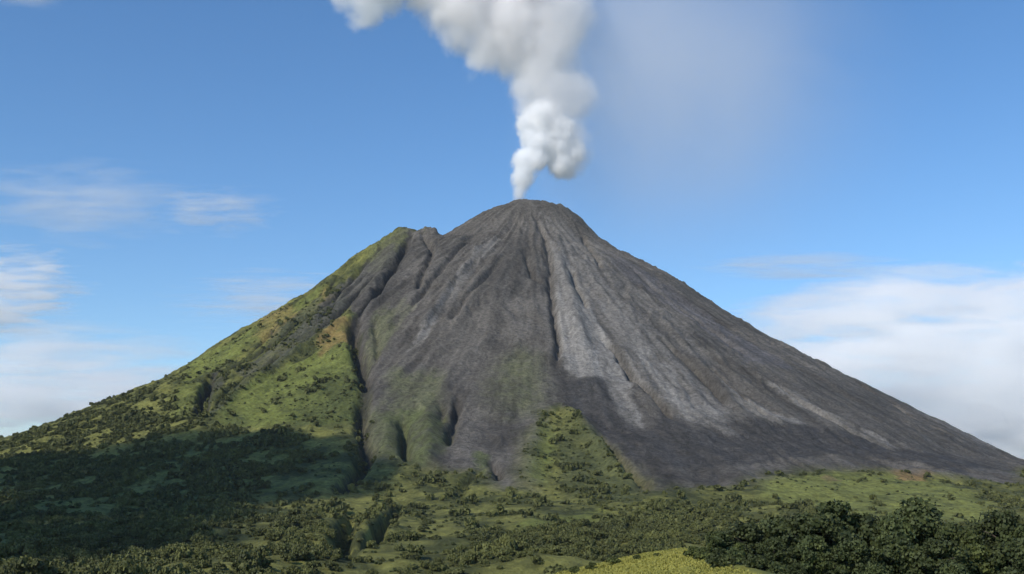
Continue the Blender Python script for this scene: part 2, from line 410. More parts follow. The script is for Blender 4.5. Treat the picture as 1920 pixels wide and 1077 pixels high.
M_TERR = terrain_mat("mountain_surface", bump=1.3, vary=.48)
M_GROUND = terrain_mat("valley_surface")
M_MEADOW = terrain_mat("meadow_surface", bump=.08, vary=.22)
M_LEAF = leaf_mat("leaves_dark", (.018, .028, .010), (.085, .100, .030), .35)
M_LEAF2 = leaf_mat("leaves_olive", (.03, .040, .011), (.105, .12, .03), .35)
M_CANOPY = leaf_mat("forest_canopy", (.040, .046, .016), (.150, .155, .044), .012, 0)
M_SHRUB = leaf_mat("slope_shrubs", (.034, .044, .018), (.105, .118, .040), .02, 0)
M_BARK = bark_mat()

# ------------------------------------------------------------------ land meshes
def axis(parts):
    out = [parts[0][0]]
    for a, b, st in parts:
        n = max(1, int(round((b - a) / st))); out += list(np.linspace(a, b, n + 1)[1:])
    return np.array(out)

gx = axis([(-14000, -6000, 800), (-6000, -3000, 120), (-3000, -2300, 25), (-2300, 2300, 5.2), (2300, 3000, 25), (3000, 6000, 120), (6000, 14000, 800)])
gy = axis([(-3000, 200, 200), (200, 700, 12), (700, 1500, 6), (1500, 4020, 4.8), (4020, 4400, 14), (4400, 5400, 60), (5400, 16000, 700)])
X, Y = np.meshgrid(gx, gy)
Z = height(X, Y)
Z[(Y < 700)] -= 0
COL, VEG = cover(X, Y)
ny, nx = X.shape
idx = np.arange(ny * nx).reshape(ny, nx)
quads = np.stack([idx[:-1, :-1], idx[:-1, 1:], idx[1:, 1:], idx[1:, :-1]], -1)
qx = .25 * (X[:-1, :-1] + X[1:, 1:] + X[:-1, 1:] + X[1:, :-1]); qy = .25 * (Y[:-1, :-1] + Y[1:, 1:] + Y[:-1, 1:] + Y[1:, :-1])
isvol = np.hypot(qx - XC, qy - YC) < 2350
V = np.stack([X.ravel(), Y.ravel(), Z.ravel()], -1)
def sheet(name, mask, mat, kind='structure', label=None):
    q = quads[mask].reshape(-1); u, inv = np.unique(q, return_inverse=True)
    me = mesh_np(name, V[u], inv, 4, True)
    ca = me.color_attributes.new("surface_colour", 'FLOAT_COLOR', 'POINT')
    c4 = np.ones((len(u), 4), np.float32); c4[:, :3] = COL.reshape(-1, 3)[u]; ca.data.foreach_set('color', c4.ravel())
    return link(name, me, mat, kind=kind, label=label)
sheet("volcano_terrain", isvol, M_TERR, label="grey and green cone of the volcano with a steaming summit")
sheet("ground", ~isvol, M_GROUND, label="green valley floor around the foot of the volcano")

# ---- the near hill the camera and the yellow meadow stand on
def hill_h(X, Y):
    ridge_x = np.interp(X, [-140, -60, -20, 0, 11, 25, 33, 44, 56, 80, 150, 260, 380], [-75, -58, -36, -23.5, -18.2, -15.2, -14.0, -13.2, -18, -25, -28, -38, -75])
    fall = -sstep(255 + .25 * X, 470, Y) * 62
    near = -sstep(190, 40, Y) * 4
    knoll = -1.75 - 40 * sstep(3, 200, np.hypot(X, Y * 1.0)) - 25 * sstep(150, 320, np.hypot(X, Y))
    z = np.maximum(ridge_x + fall + near, knoll)
    z = z - sstep(-20, -260, Y) * 75
    return CAMZ + z + fbm(X / 22, Y / 22, 3, 301) * 1.6 * sstep(10, 60, np.hypot(X, Y)) + fbm(X / 3, Y / 3, 2, 305) * .25 * sstep(10, 60, np.hypot(X, Y))
hx = axis([(-260, -60, 6), (-60, 180, 1.2), (180, 520, 6)]); hy = axis([(-320, -10, 8), (-10, 20, 1), (20, 300, 1.2), (300, 560, 5)])
HX, HY = np.meshgrid(hx, hy); HZ = hill_h(HX, HY)
n1 = fbm(HX / 14, HY / 14, 4, 311); n2 = fbm(HX / 4, HY / 4, 3, 315)
t = np.clip(.55 + n1 * 1.5 + n2, 0, 1)[..., None]
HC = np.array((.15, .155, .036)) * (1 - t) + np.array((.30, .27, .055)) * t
green_mix = sstep(38, 46, HX + n1 * 10)[..., None]; HC = HC * (1 - green_mix) + np.array((.06, .075, .024)) * green_mix  # ground blends to dark green right of the meadow
green_mix = np.maximum(sstep(262, 300, HY + n1 * 20), sstep(10, -15, HX))[..., None]; HC = HC * (1 - green_mix) + np.array((.07, .085, .028)) * green_mix
hid = np.arange(HX.size).reshape(HX.shape)
hq = np.stack([hid[:-1, :-1], hid[:-1, 1:], hid[1:, 1:], hid[1:, :-1]], -1).reshape(-1)
me = mesh_np("hill", np.stack([HX.ravel(), HY.ravel(), HZ.ravel()], -1), hq, 4, True)
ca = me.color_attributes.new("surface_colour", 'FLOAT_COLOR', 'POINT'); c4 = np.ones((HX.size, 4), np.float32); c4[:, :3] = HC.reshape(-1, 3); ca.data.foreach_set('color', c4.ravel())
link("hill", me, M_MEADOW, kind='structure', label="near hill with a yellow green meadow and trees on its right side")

# ------------------------------------------------------------------ woods and shrubs on the slopes (uncountable)
def rand_rot(n, r):
    q = r.normal(size=(n, 4)); q /= np.linalg.norm(q, axis=1)[:, None]
    w, x, y, z = q.T
    return np.stack([np.stack([1 - 2 * (y * y + z * z), 2 * (x * y - z * w), 2 * (x * z + y * w)], -1),
                     np.stack([2 * (x * y + z * w), 1 - 2 * (x * x + z * z), 2 * (y * z - x * w)], -1),
                     np.stack([2 * (x * z - y * w), 2 * (y * z + x * w), 1 - 2 * (x * x + y * y)], -1)], 1)

QUAD = np.array([(-.5, -.42, 0), (.55, -.5, .1), (.5, .45, 0), (-.45, .55, -.1)])
def leaf_cloud(centres, normals, size, r, jitter=.9):
    """one bent quad per centre, roughly facing its normal"""
    n = len(centres)
    nv = normals + r.normal(size=(n, 3)) * jitter; nv /= np.linalg.norm(nv, axis=1)[:, None] + 1e-9
    ref = r.normal(size=(n, 3)); a = np.cross(nv, ref); a /= np.linalg.norm(a, axis=1)[:, None] + 1e-9
    b = np.cross(nv, a)
    s = size * (0.6 + .8 * r.random(n))
    v = (QUAD[None, :, 0, None] * a[:, None] + QUAD[None, :, 1, None] * b[:, None] + QUAD[None, :, 2, None] * nv[:, None]) * s[:, None, None] + centres[:, None]
    return v.reshape(-1, 3)

def crown_proto(r, nclump, per, size, flat=.75, clump_r=.42):
    """unit crown: radius about 1, sits with its base at z=0.
    clumps on an ellipsoid, leaf quads over each clump"""
    cs = []
    for i in range(nclump):
        th = r.random() * 2 * math.pi; ph = math.acos(r.uniform(-.35, 1))
        rad = .62 + .15 * r.random()
        cs.append((rad * math.sin(ph) * math.cos(th), rad * math.sin(ph) * math.sin(th), flat * (.55 + rad * math.cos(ph) * .95)))
    cs = np.array(cs); P_, N_ = [], []
    for c in cs:
        d = r.normal(size=(per, 3)); d /= np.linalg.norm(d, axis=1)[:, None]
        d[:, 2] = np.abs(d[:, 2]) * .9 - .25
        rr = clump_r * (.75 + .45 * r.random(per)) * r.uniform(.75, 1.2)
        P_.append(c + d * rr[:, None] * np.array((1, 1, .8))); N_.append(d)
    return leaf_cloud(np.concatenate(P_), np.concatenate(N_), size, r)

def scatter(name, pts, radii, heights, protos, mat, label, seed):
    r = np.random.default_rng(seed); parts = []
    which = r.integers(0, len(protos), len(pts))
    for k, pr in enumerate(protos):
        m = which == k; n = int(m.sum())
        if n == 0: continue
        a = r.random(n) * 2 * math.pi; ca_, sa = np.cos(a), np.sin(a)
        x = pr[None, :, 0] * ca_[:, None] - pr[None, :, 1] * sa[:, None]
        y = pr[None, :, 0] * sa[:, None] + pr[None, :, 1] * ca_[:, None]
        v = np.stack([x * radii[m][:, None], y * radii[m][:, None], np.broadcast_to(pr[None, :, 2], x.shape) * heights[m][:, None]], -1) + pts[m][:, None]
        parts.append(v.reshape(-1, 3))
    v = np.concatenate(parts)
    me = mesh_np(name, v, np.arange(len(v)), 4, False)
    return link(name, me, mat, kind='stuff', label=label)

pr = np.random.default_rng(3)
near_protos = [crown_proto(pr, 11, 60, .17) for _ in range(5)]
far_protos = [crown_proto(pr, 6, 14, .52) for _ in range(6)]

def interp_grid(A, x, y):
    i = np.clip(np.searchsorted(gy, y) - 1, 0, ny - 2); j = np.clip(np.searchsorted(gx, x) - 1, 0, nx - 2)
    fy = (y - gy[i]) / (gy[i + 1] - gy[i]); fx = (x - gx[j]) / (gx[j + 1] - gx[j])
    return A[i, j] * (1 - fy) * (1 - fx) + A[i, j + 1] * (1 - fy) * fx + A[i + 1, j] * fy * (1 - fx) + A[i + 1, j + 1] * fy * fx

def sample(n, y0, y1, r, margin=1.08):
    y = np.sqrt(r.uniform(y0 ** 2, y1 ** 2, n)); x = r.uniform(-1, 1, n) * y * math.tan(HFOV / 2) * margin
    return x, y

LEFTWOOD = plan([(0, 835), (60, 815), (160, 790), (250, 750), (330, 760), (400, 800), (520, 810), (560, 860), (480, 920), (420, 990), (400, 1070), (0, 1075)])
MIDWOOD = plan([(820, 1060), (900, 1020), (1000, 1005), (1110, 985), (1130, 962), (1220, 950), (1320, 965), (1400, 985), (1400, 1050), (1200, 1055), (1000, 1060)])
DARKCL = plan([(500, 1010), (560, 990), (620, 1010), (620, 1060), (520, 1070)])
def wood_density(x, y):
    d = np.full(x.shape, .055); sd = np.empty(x.shape)
    n = fbm(x / 70, y / 70, 3, 401)
    region(x, y, LEFTWOOD, 40, sd); d = np.maximum(d, sstep(-40, 40, sd + n * 90) * .95)
    region(x, y, MIDWOOD, 30, sd); d = np.maximum(d, sstep(-30, 30, sd + n * 70) * .95)
    region(x, y, DARKCL, 20, sd); d = np.maximum(d, sstep(-20, 20, sd + n * 40))
    d = np.maximum(d, .05 + sstep(.04, .22, n) * .5)
    d = np.maximum(d, sstep(1000, 760, y + n * 250) * .85)
    return d

def greenish(x, y):
    c = np.stack([interp_grid(COL[..., k], x, y) for k in range(3)], -1)
    return c

# far side: crowns from 1500 m on
r = np.random.default_rng(21)
x, y = sample(120000, 1450, 3400, r)
R_, P_ = polar(x, y)
veg = interp_grid(VEG, x, y); c = greenish(x, y)
lime = sstep(.11, .14, c[:, 1]); d = wood_density(x, y)
keep = (veg > .6) & (R_ > 500) & (r.random(len(x)) < d * (1 - .93 * lime) * .62)
x, y = x[keep], y[keep]; z = interp_grid(Z, x, y)
rad = np.clip(np.exp(r.normal(1.35, .38, len(x))), 2, 8.5); hh = rad * r.uniform(.9, 1.5, len(x))
scatter("slope_forest", np.stack([x, y, z - .8], -1), rad, hh, far_protos, M_CANOPY, "dense green forest covering the lower slopes of the volcano", 22)
print("far trees", len(x))
# shrubs over the grass
x, y = sample(120000, 850, 3900, r)
R_, P_ = polar(x, y); veg = interp_grid(VEG, x, y); n = fbm(x / 55, y / 55, 3, 411)
lim2 = sstep(.13, .16, greenish(x, y)[:, 1])
keep = (veg > .5) & (R_ > 420) & (r.random(len(x)) < np.clip(.25 + n * 1.8, .02, .8) * .5 * (1 - .6 * lim2) * (1 - .45 * sstep(1600, 1900, R_)) * (1 - .5 * sstep(2400, 2700, R_)))
x, y = x[keep], y[keep]; z = interp_grid(Z, x, y)
rad = r.uniform(1.2, 3.0, len(x))
scatter("slope_shrubs", np.stack([x, y, z - .5], -1), rad, rad * .9, far_protos[:3], M_SHRUB, "scattered shrubs over the green mountain slopes", 23)
print("shrubs", len(x))
# nearer valley wood
x, y = sample(30000, 560, 1520, r)
d = wood_density(x, y); c = greenish(x, y); lime = sstep(.11, .14, c[:, 1])
keep = r.random(len(x)) < d * (1 - .9 * lime) * .62
x, y = x[keep], y[keep]; z = interp_grid(Z, x, y)
rad = np.clip(np.exp(r.normal(1.4, .42, len(x))), 2, 9); hh = rad * r.uniform(.9, 1.5, len(x))
scatter("valley_forest", np.stack([x, y, z - .8], -1), rad, hh, near_protos, M_CANOPY, "woodland in the valley at the foot of the volcano", 24)
print("near trees", len(x), flush=True)

# ------------------------------------------------------------------ the trees and bushes on the near hill
def tube(path, radii, sides=8):
    path = np.array(path, float); vs = []; n = len(path)
    for i in range(n):
        t = path[min(i + 1, n - 1)] - path[max(i - 1, 0)]; t /= np.linalg.norm(t)
        a = np.cross(t, (0.3, 1, .1)); a /= np.linalg.norm(a); b = np.cross(t, a)
        for k in range(sides):
            an = 2 * math.pi * k / sides; vs.append(path[i] + (a * math.cos(an) + b * math.sin(an)) * radii[i])
    f = []
    for i in range(n - 1):
        for k in range(sides):
            f += [i * sides + k, i * sides + (k + 1) % sides, (i + 1) * sides + (k + 1) % sides, (i + 1) * sides + k]
    return np.array(vs), np.array(f)

def tree_meshes(seed, H=11.0, spread=4.6, nclump=34, per=170, leaf=.34):
    r = np.random.default_rng(seed)
    clumps = []
    for i in range(nclump):
        th = i * 2.4 + r.uniform(-.5, .5); u = (i + .5) / nclump
        zz = H * (.30 + .66 * u); prof = math.sin(math.pi * min(1, (.22 + .74 * u))) ** .6
        rad = spread * prof * r.uniform(.35, 1.0) * (.8 + .3 * math.sin(th * 2 + seed))
        clumps.append((math.cos(th) * rad, math.sin(th) * rad, zz + r.uniform(-.5, .5)))
    clumps = np.array(clumps); P_, N_ = [], []
    for c in clumps:
        cr = r.uniform(.85, 1.55) * spread / 4.6
        d = r.normal(size=(per, 3)); d /= np.linalg.norm(d, axis=1)[:, None]; d[:, 2] = d[:, 2] * .8 + .15
        P_.append(c + d * (cr * (.55 + .5 * r.random(per)))[:, None] * np.array((1.1, 1.1, .75))); N_.append(d)
    lv = leaf_cloud(np.concatenate(P_), np.concatenate(N_), leaf, r, .8)
    crown = mesh_np("crown", lv, np.arange(len(lv)), 4, False)
    vs, fs, off = [], [], 0
    lean = r.uniform(-.5, .5, 2)
    trunk_path = [(0, 0, -1.2), (lean[0] * .2, lean[1] * .2, H * .18), (lean[0] * .6, lean[1] * .6, H * .42), (lean[0], lean[1], H * .7), (lean[0] * 1.3, lean[1] * 1.1, H * .88)]
    v, f = tube(trunk_path, [.36, .27, .2, .12, .04]); vs.append(v); fs.append(f + off); off += len(v)
    for c in clumps[::3]:
        z0 = max(H * .2, c[2] - r.uniform(1.5, 3)); k = z0 / H
        s = np.array((lean[0] * k * 1.3, lean[1] * k * 1.3, z0)); m_ = (s + c) / 2 + np.array((0, 0, .35))
        v, f = tube([s, m_, c], [.13, .08, .03], 5); vs.append(v); fs.append(f + off); off += len(v)
    trunk = mesh_np("trunk", np.concatenate(vs), np.concatenate(fs), 4, True)
    return crown, trunk

protos_t = []
for s_ in range(6):
    c_, t_ = tree_meshes(40 + s_, H=11, spread=[4.9, 5.5, 4.6, 5.2, 3.9, 5.8][s_], nclump=[36, 40, 30, 38, 28, 42][s_])
    c_.materials.append(M_LEAF2 if s_ in (2,) else M_LEAF); t_.materials.append(M_BARK); protos_t.append((c_, t_))

def put_tree(px_c, py_top, Yd, proto, width=1.0, label=""):
    d = ray(px_c, py_top); xx = d[0] * Yd; ztop = CAMZ + d[2] * Yd
    zb = float(hill_h(np.array([xx]), np.array([Yd]))[0]); hgt = max(ztop - zb, 2.5)
    e = bpy.data.objects.new("tree", None); sc.collection.objects.link(e); e.location = (xx, Yd, zb)
    e.empty_display_size = 1
    s = hgt / 11.9; e.scale = (s * width, s * width, s); e.rotation_euler = (0, 0, random.uniform(0, 6.28))
    tag(e, label, "tree", "trees crowded on the right of the near hill")
    c_, t_ = protos_t[proto]
    link("crown", c_, None, e); link("trunk", t_, None, e)
    return e

# back row first: pixel of the top, distance
TREES = [
    (1345, 990, 300, 1, 1.0, "low rounded tree at the left end of the wood, beside the yellow meadow"),
    (1400, 975, 305, 0, 1.1, "dark rounded tree second from the meadow in the back row of the wood"),
    (1455, 965, 310, 3, 1.0, "broad dark tree just left of the tall pointed crown in the wood"),
    (1515, 950, 300, 1, 1.05, "dark tree shouldering the tall pointed crown on its left"),
    (1563, 930, 305, 4, 1.0, "tall narrow tree whose pointed crown stands up in front of the bright green field"),
    (1612, 958, 310, 0, .9, "lower tree in the dip between the pointed crown and the tallest round crown"),
    (1672, 962, 300, 3, .85, "dark tree leaning against the left side of the tallest round crown"),
    (1718, 938, 305, 5, 1.05, "tallest round crowned tree, below the tan patch on the slope"),
    (1765, 968, 300, 1, .85, "dark tree filling in right of the tallest round crown"),
    (1815, 985, 290, 2, .8, "small olive green tree in the gap left of the rightmost crown"),
    (1880, 952, 300, 0, .95, "rightmost tall dark tree, with a round crown near the picture's right edge"),
    (1935, 975, 290, 3, 1.0, "tree cut off by the right edge of the picture"),
    (1330, 1025, 255, 2, .8, "small olive bushy tree at the edge of the yellow meadow"),
    (1385, 1015, 250, 2, .95, "light green tree in the front row nearest the meadow"),
    (1450, 1005, 245, 3, .95, "dark tree in the front row below the broad dark tree"),
    (1525, 1000, 240, 0, .95, "front row tree below the pointed crown, dark and leafy"),
    (1600, 1003, 235, 1, .95, "front row tree beside the dark hollow in the wood"),
    (1680, 1000, 240, 5, .9, "wide front row tree below the tallest round crown"),
    (1755, 1005, 235, 0, .9, "front row tree below the small olive green tree"),
    (1830, 1012, 240, 2, .9, "olive green front row tree near the right edge"),
    (1900, 1005, 235, 3, .95, "dark front row tree in the lower right corner"),
    (1318, 1040, 236, 1, .9, "dark bushy tree rising at the right rim of the yellow meadow"),
    (1345, 1046, 224, 4, 1.1, "low bushy tree standing over the right end of the yellow meadow"),
    (1425, 1040, 215, 3, .95, "small dark tree between the light green tree and the bottom edge"),
    (1375, 1058, 205, 4, .95, "tip of a low tree at the bottom edge, closest to the meadow"),
    (1490, 1052, 200, 1, .8, "low tree at the bottom edge under the broad dark tree"),
    (1640, 1055, 200, 3, .85, "low tree at the bottom edge under the dark hollow"),
    (1790, 1052, 200, 0, .85, "low tree at the bottom edge near the lower right corner"),
]
for a in TREES: put_tree(a[0], a[1], a[2], a[3], a[4], a[5])

# bushes along the left edge of the meadow
bush_me = []
for s_ in range(3):
    r = np.random.default_rng(80 + s_); lv = crown_proto(r, 12, 90, .17, .8, .4)
    me = mesh_np("foliage", lv, np.arange(len(lv)), 4, False); me.materials.append(M_LEAF2); bush_me.append(me)
bush_dark = []
for s_ in range(2):
    me = bush_me[s_].copy(); me.materials.clear(); me.materials.append(M_LEAF); bush_dark.append(me)
BUSH = [(1078, 1064, 250, 1.4, "low green bush at the far left foot of the yellow meadow"),
        (1110, 1056, 252, 1.3, "round bush on the left rim of the yellow meadow"),
        (1150, 1050, 254, 1.5, "taller bush where the meadow rim meets the valley wood"),
        (1195, 1043, 258, 1.1, "small bush halfway along the meadow rim"),
        (1300, 1052, 245, 1.8, "leafy bush on the right of the meadow, under the small olive tree"),
        (1322, 1064, 232, 1.7, "bush at the bottom right corner of the yellow meadow"),
        (1345, 1050, 212, 2.3, "broad dark bush under the trees where the meadow ends"),
        (1378, 1046, 216, 2.4, "dark round bush in the second place right of the meadow's end"),
        (1415, 1052, 208, 2.3, "dark bush at the bottom edge below the light green tree"),
        (1455, 1050, 208, 2.4, "dark bush at the bottom edge, farthest right of the bushes"),
        (1318, 1040, 232, 1.7, "bush tucked behind the right end of the yellow meadow"),
        (1232, 1040, 257, .8, "tiny bush on the crest of the yellow meadow")]
for i, (bx, by, Yd, rad, lab) in enumerate(BUSH):
    d = ray(bx, by); xx = d[0] * Yd; zb = float(hill_h(np.array([xx]), np.array([float(Yd)]))[0])
    link("bush", bush_me[i % 3] if rad < 2 else bush_dark[i % 2], None, None, lab, "bush", "bushes around the yellow meadow", None, (xx, Yd, zb - .2)).scale = (rad, rad, rad * 1.05)

# meadow grass tufts
r = np.random.default_rng(99); n = 20000
x = r.uniform(3, 41, n); y = r.uniform(160, 285, n); z = hill_h(x, y)
a = r.random(n) * 6.283; h = r.uniform(.1, .35, n); w = r.uniform(.08, .22, n); lx = r.normal(size=n) * .15; ly = r.normal(size=n) * .15
v = np.stack([np.stack([x - np.cos(a) * w, y - np.sin(a) * w, z - .05], -1), np.stack([x + np.cos(a) * w, y + np.sin(a) * w, z - .05], -1),
              np.stack([x + lx + np.cos(a) * w * .5, y + ly + np.sin(a) * w * .5, z + h], -1), np.stack([x + lx - np.cos(a) * w * .6, y + ly - np.sin(a) * w * .6, z + h * .85], -1)], 1).reshape(-1, 3)
me = mesh_np("grass", v, np.arange(len(v)), 4, False)
link("grass", me, leaf_mat("meadow_grass", (.20, .195, .042), (.30, .27, .055), .12, 0), kind='stuff', label="yellow green grass tufts of the near meadow")

# ------------------------------------------------------------------ volumes: plume, clouds, haze
def ico(sub):
    import bmesh
    bm = bmesh.new(); bmesh.ops.create_icosphere(bm, subdivisions=sub, radius=1.0)
    v = np.array([q.co[:] for q in bm.verts]); f = np.array([[q.index for q in p.verts] for p in bm.faces]); bm.free(); return v, f

def fbm3(p, octv, seed, gain=.55):
    x, y, z = p[:, 0], p[:, 1], p[:, 2]
    return (fbm(x + z * .37, y + z * .61, octv, seed, gain) + fbm(y + x * .41, z - x * .33, octv, seed + 50, gain) + fbm(z + y * .29, x - y * .57, octv, seed + 90, gain)) * .8

def vol_mat(name, density, colour=(1, 1, 1), aniso=0.0, noise=None, step=None):
    m = bpy.data.materials.new(name); m.use_nodes = True; nt = m.node_tree; nt.nodes.clear(); N = nt.nodes; L = nt.links
    out = N.new('ShaderNodeOutputMaterial'); pv = N.new('ShaderNodeVolumePrincipled')
    pv.inputs['Color'].default_value = (*colour, 1); pv.inputs['Density'].default_value = density; pv.inputs['Anisotropy'].default_value = aniso
    L.new(pv.outputs[0], out.inputs['Volume'])
    return m, nt, pv

def puffs_mesh(name, puffs, voxel, amp, scale, seed):
    """union of lumpy balls: (x,y,z,r) list, remeshed to one closed skin, then roughened"""
    iv, if_ = ico(4); vs, fs, off = [], [], 0
    for (x, y, z, rr) in puffs:
        vs.append(iv * rr * np.array((1, 1, 1.0)) + np.array((x, y, z))); fs.append(if_ + off); off += len(iv)
    me = mesh_np(name + "_raw", np.concatenate(vs), np.concatenate(fs).ravel(), 3, True)
    o = bpy.data.objects.new(name + "_raw", me); sc.collection.objects.link(o)
    md = o.modifiers.new("r", 'REMESH'); md.mode = 'VOXEL'; md.voxel_size = voxel
    dg = bpy.context.evaluated_depsgraph_get(); dg.update()
    me2 = bpy.data.meshes.new_from_object(o.evaluated_get(dg)); bpy.data.objects.remove(o); bpy.data.meshes.remove(me)
    n = len(me2.vertices); co = np.empty(n * 3, np.float32); me2.vertices.foreach_get('co', co); co = co.reshape(-1, 3).astype(float)
    no = np.empty(n * 3, np.float32); me2.vertices.foreach_get('normal', no); no = no.reshape(-1, 3)
    disp = amp * (fbm3(co / scale, 4, seed) + .1)
    co = co + no * disp[:, None]
    me2.vertices.foreach_set('co', co.astype(np.float32).ravel()); me2.update()
    me2.name = name
    return me2

YV = 3960.0
def P3(px, py, rpx, dy=0.0):
    x, y, z = at(px, py, YV + dy); m = (YV + dy) / FOC; return (x, y, z, rpx * m)

plume = bpy.data.objects.new("steam_plume", None); sc.collection.objects.link(plume)
vx, vy, vz = at(975, 380, YV); plume.location = (vx, vy, vz)
tag(plume, "white steam plume rising from the summit crater and spreading left and right", "smoke plume")
def plume_part(name, puffs, inflate, voxel, dens, colour, soft, amp1, sc1, amp2, sc2, step, warp=(30, 70), blend=14.0, fade=None):
    """one billowing volume: density follows the smooth union of the puffs, its edge folded by noise"""
    pf = [(x - vx, y - vy, z - vz, r_) for x, y, z, r_ in puffs]
    me = puffs_mesh(name, [(x, y, z, r_ + inflate) for x, y, z, r_ in pf], voxel, 0, 100, 1)
    m, nt, pv = vol_mat(name, dens, colour, 0); N = nt.nodes; L = nt.links
    tc = N.new('ShaderNodeTexCoord'); cur = None
    def math_(op, a, b=None, c=None):
        n = N.new('ShaderNodeMath'); n.operation = op
        for i_, v_ in enumerate((a, b, c)):
            if v_ is None: continue
            if isinstance(v_, (int, float)): n.inputs[i_].default_value = v_
            else: L.new(v_, n.inputs[i_])
        return n.outputs[0]
    sz = N.new('ShaderNodeSeparateXYZ'); L.new(tc.outputs['Object'], sz.inputs[0])
    gm = N.new('ShaderNodeMapRange'); gm.inputs['From Max'].default_value = 110; gm.inputs['To Min'].default_value = .12; L.new(sz.outputs[2], gm.inputs['Value']); gain = gm.outputs[0]
    wz = N.new('ShaderNodeTexNoise'); wz.inputs['Scale'].default_value = 1.0 / warp[1]; wz.inputs['Detail'].default_value = 4; wz.inputs['Roughness'].default_value = .62
    L.new(tc.outputs['Object'], wz.inputs['Vector'])
    w1 = N.new('ShaderNodeVectorMath'); w1.operation = 'SUBTRACT'; L.new(wz.outputs['Color'], w1.inputs[0]); w1.inputs[1].default_value = (.5, .5, .5)
    w2 = N.new('ShaderNodeVectorMath'); w2.operation = 'SCALE'; L.new(w1.outputs[0], w2.inputs[0]); L.new(math_('MULTIPLY', gain, warp[0] * 2.0), w2.inputs['Scale'])
    w3 = N.new('ShaderNodeVectorMath'); w3.operation = 'ADD'; L.new(w2.outputs[0], w3.inputs[0]); L.new(tc.outputs['Object'], w3.inputs[1])
    for (x, y, z, r_) in pf:
        d = N.new('ShaderNodeVectorMath'); d.operation = 'DISTANCE'; L.new(w3.outputs[0], d.inputs[0]); d.inputs[1].default_value = (x, y, z)
        v = math_('SUBTRACT', d.outputs['Value'], r_)
        cur = v if cur is None else math_('SMOOTH_MIN', cur, v, blend)
    for amp, scl, det, k in ((amp1, sc1, 3, 0), (amp2, sc2, 4, 1)):
        nz = N.new('ShaderNodeTexNoise'); nz.inputs['Scale'].default_value = 1.0 / scl; nz.inputs['Detail'].default_value = det; nz.inputs['Roughness'].default_value = .55
        L.new(tc.outputs['Object'], nz.inputs['Vector'])
        if k == 0: cur = math_('MULTIPLY_ADD', math_('MULTIPLY', math_('SUBTRACT', nz.outputs['Fac'], .5), gain), amp * 2, cur)
        else:      # billows: folded noise gives round lobes with sharp creases
            cur = math_('MULTIPLY_ADD', math_('MULTIPLY', math_('SUBTRACT', .10, math_('ABSOLUTE', math_('SUBTRACT', nz.outputs['Fac'], .5))), gain), amp * 4, cur)
    mr = N.new('ShaderNodeMapRange'); mr.interpolation_type = 'SMOOTHSTEP'
    mr.inputs['From Min'].default_value = 0; mr.inputs['From Max'].default_value = -soft; mr.inputs['To Max'].default_value = dens
    L.new(cur, mr.inputs['Value']); res = mr.outputs[0]
    if fade:
        sx = N.new('ShaderNodeSeparateXYZ'); L.new(tc.outputs['Object'], sx.inputs[0])
        fr = N.new('ShaderNodeMapRange'); fr.interpolation_type = 'SMOOTHSTEP'; fr.inputs['From Min'].default_value = fade[0]; fr.inputs['From Max'].default_value = fade[1]
        fr.inputs['To Min'].default_value = 1; fr.inputs['To Max'].default_value = fade[2]
        L.new(sx.outputs[0], fr.inputs['Value']); res = math_('MULTIPLY', res, fr.outputs[0])
    L.new(res, pv.inputs['Density'])
    m.cycles.volume_step_rate = step
    me.materials.clear(); me.materials.append(m)
    return link(name, me, None, plume)

core = [P3(971, 382, 15), P3(973, 366, 17), P3(976, 352, 20), P3(980, 336, 26), P3(984, 318, 29), P3(982, 298, 28), P3(1003, 296, 33), P3(1006, 272, 34), P3(994, 256, 28),
        P3(1022, 252, 36, 20), P3(986, 232, 26), P3(1012, 222, 40, 10), P3(1046, 246, 38, 30), P3(1054, 310, 34, 40), P3(1070, 286, 32, 50), P3(1040, 280, 40, 40)]
plume_part("steam_column", core, 22, 7, .080, (1, 1, 1), 34, 8, 55, 12, 22, .35, (36, 48), 18)
mid = [P3(1000, 200, 44, 20), P3(1034, 215, 54, 30), P3(1066, 255, 50, 60), P3(1080, 295, 40, 70), P3(990, 172, 40, 10), P3(1030, 165, 62, 40), P3(1000, 130, 58, 20), P3(1075, 180, 60, 60),
       P3(1015, 95, 74, 30), P3(952, 100, 56, 0), P3(905, 122, 36, -30), P3(915, 80, 58, -10), P3(866, 66, 50, -30), P3(955, 40, 80, 0), P3(1045, 30, 85, 30), P3(826, 30, 48, -50), P3(880, 10, 70, -30),
       P3(794, -8, 46, -60), P3(860, -60, 95, -20), P3(990, -50, 105, 20), P3(770, -50, 55, -60)]
plume_part("drifting_steam", [(a, b, c, d * 1.13) for a, b, c, d in mid], 20, 14, .024, (1, .990, .986), 80, 20, 150, 20, 60, .4, (85, 130), 30, (60, 380, .16))
puff2 = [P3(690, 12, 46, -80), P3(727, -12, 46, -70), P3(648, -8, 38, -90), P3(672, 38, 28, -90), P3(700, -60, 80, -80)]
plume_part("detached_puff", [(a, b, c, d * 1.1) for a, b, c, d in puff2], 20, 12, .02, (1, 1, 1), 50, 20, 110, 14, 60, .5, (55, 120), 24)

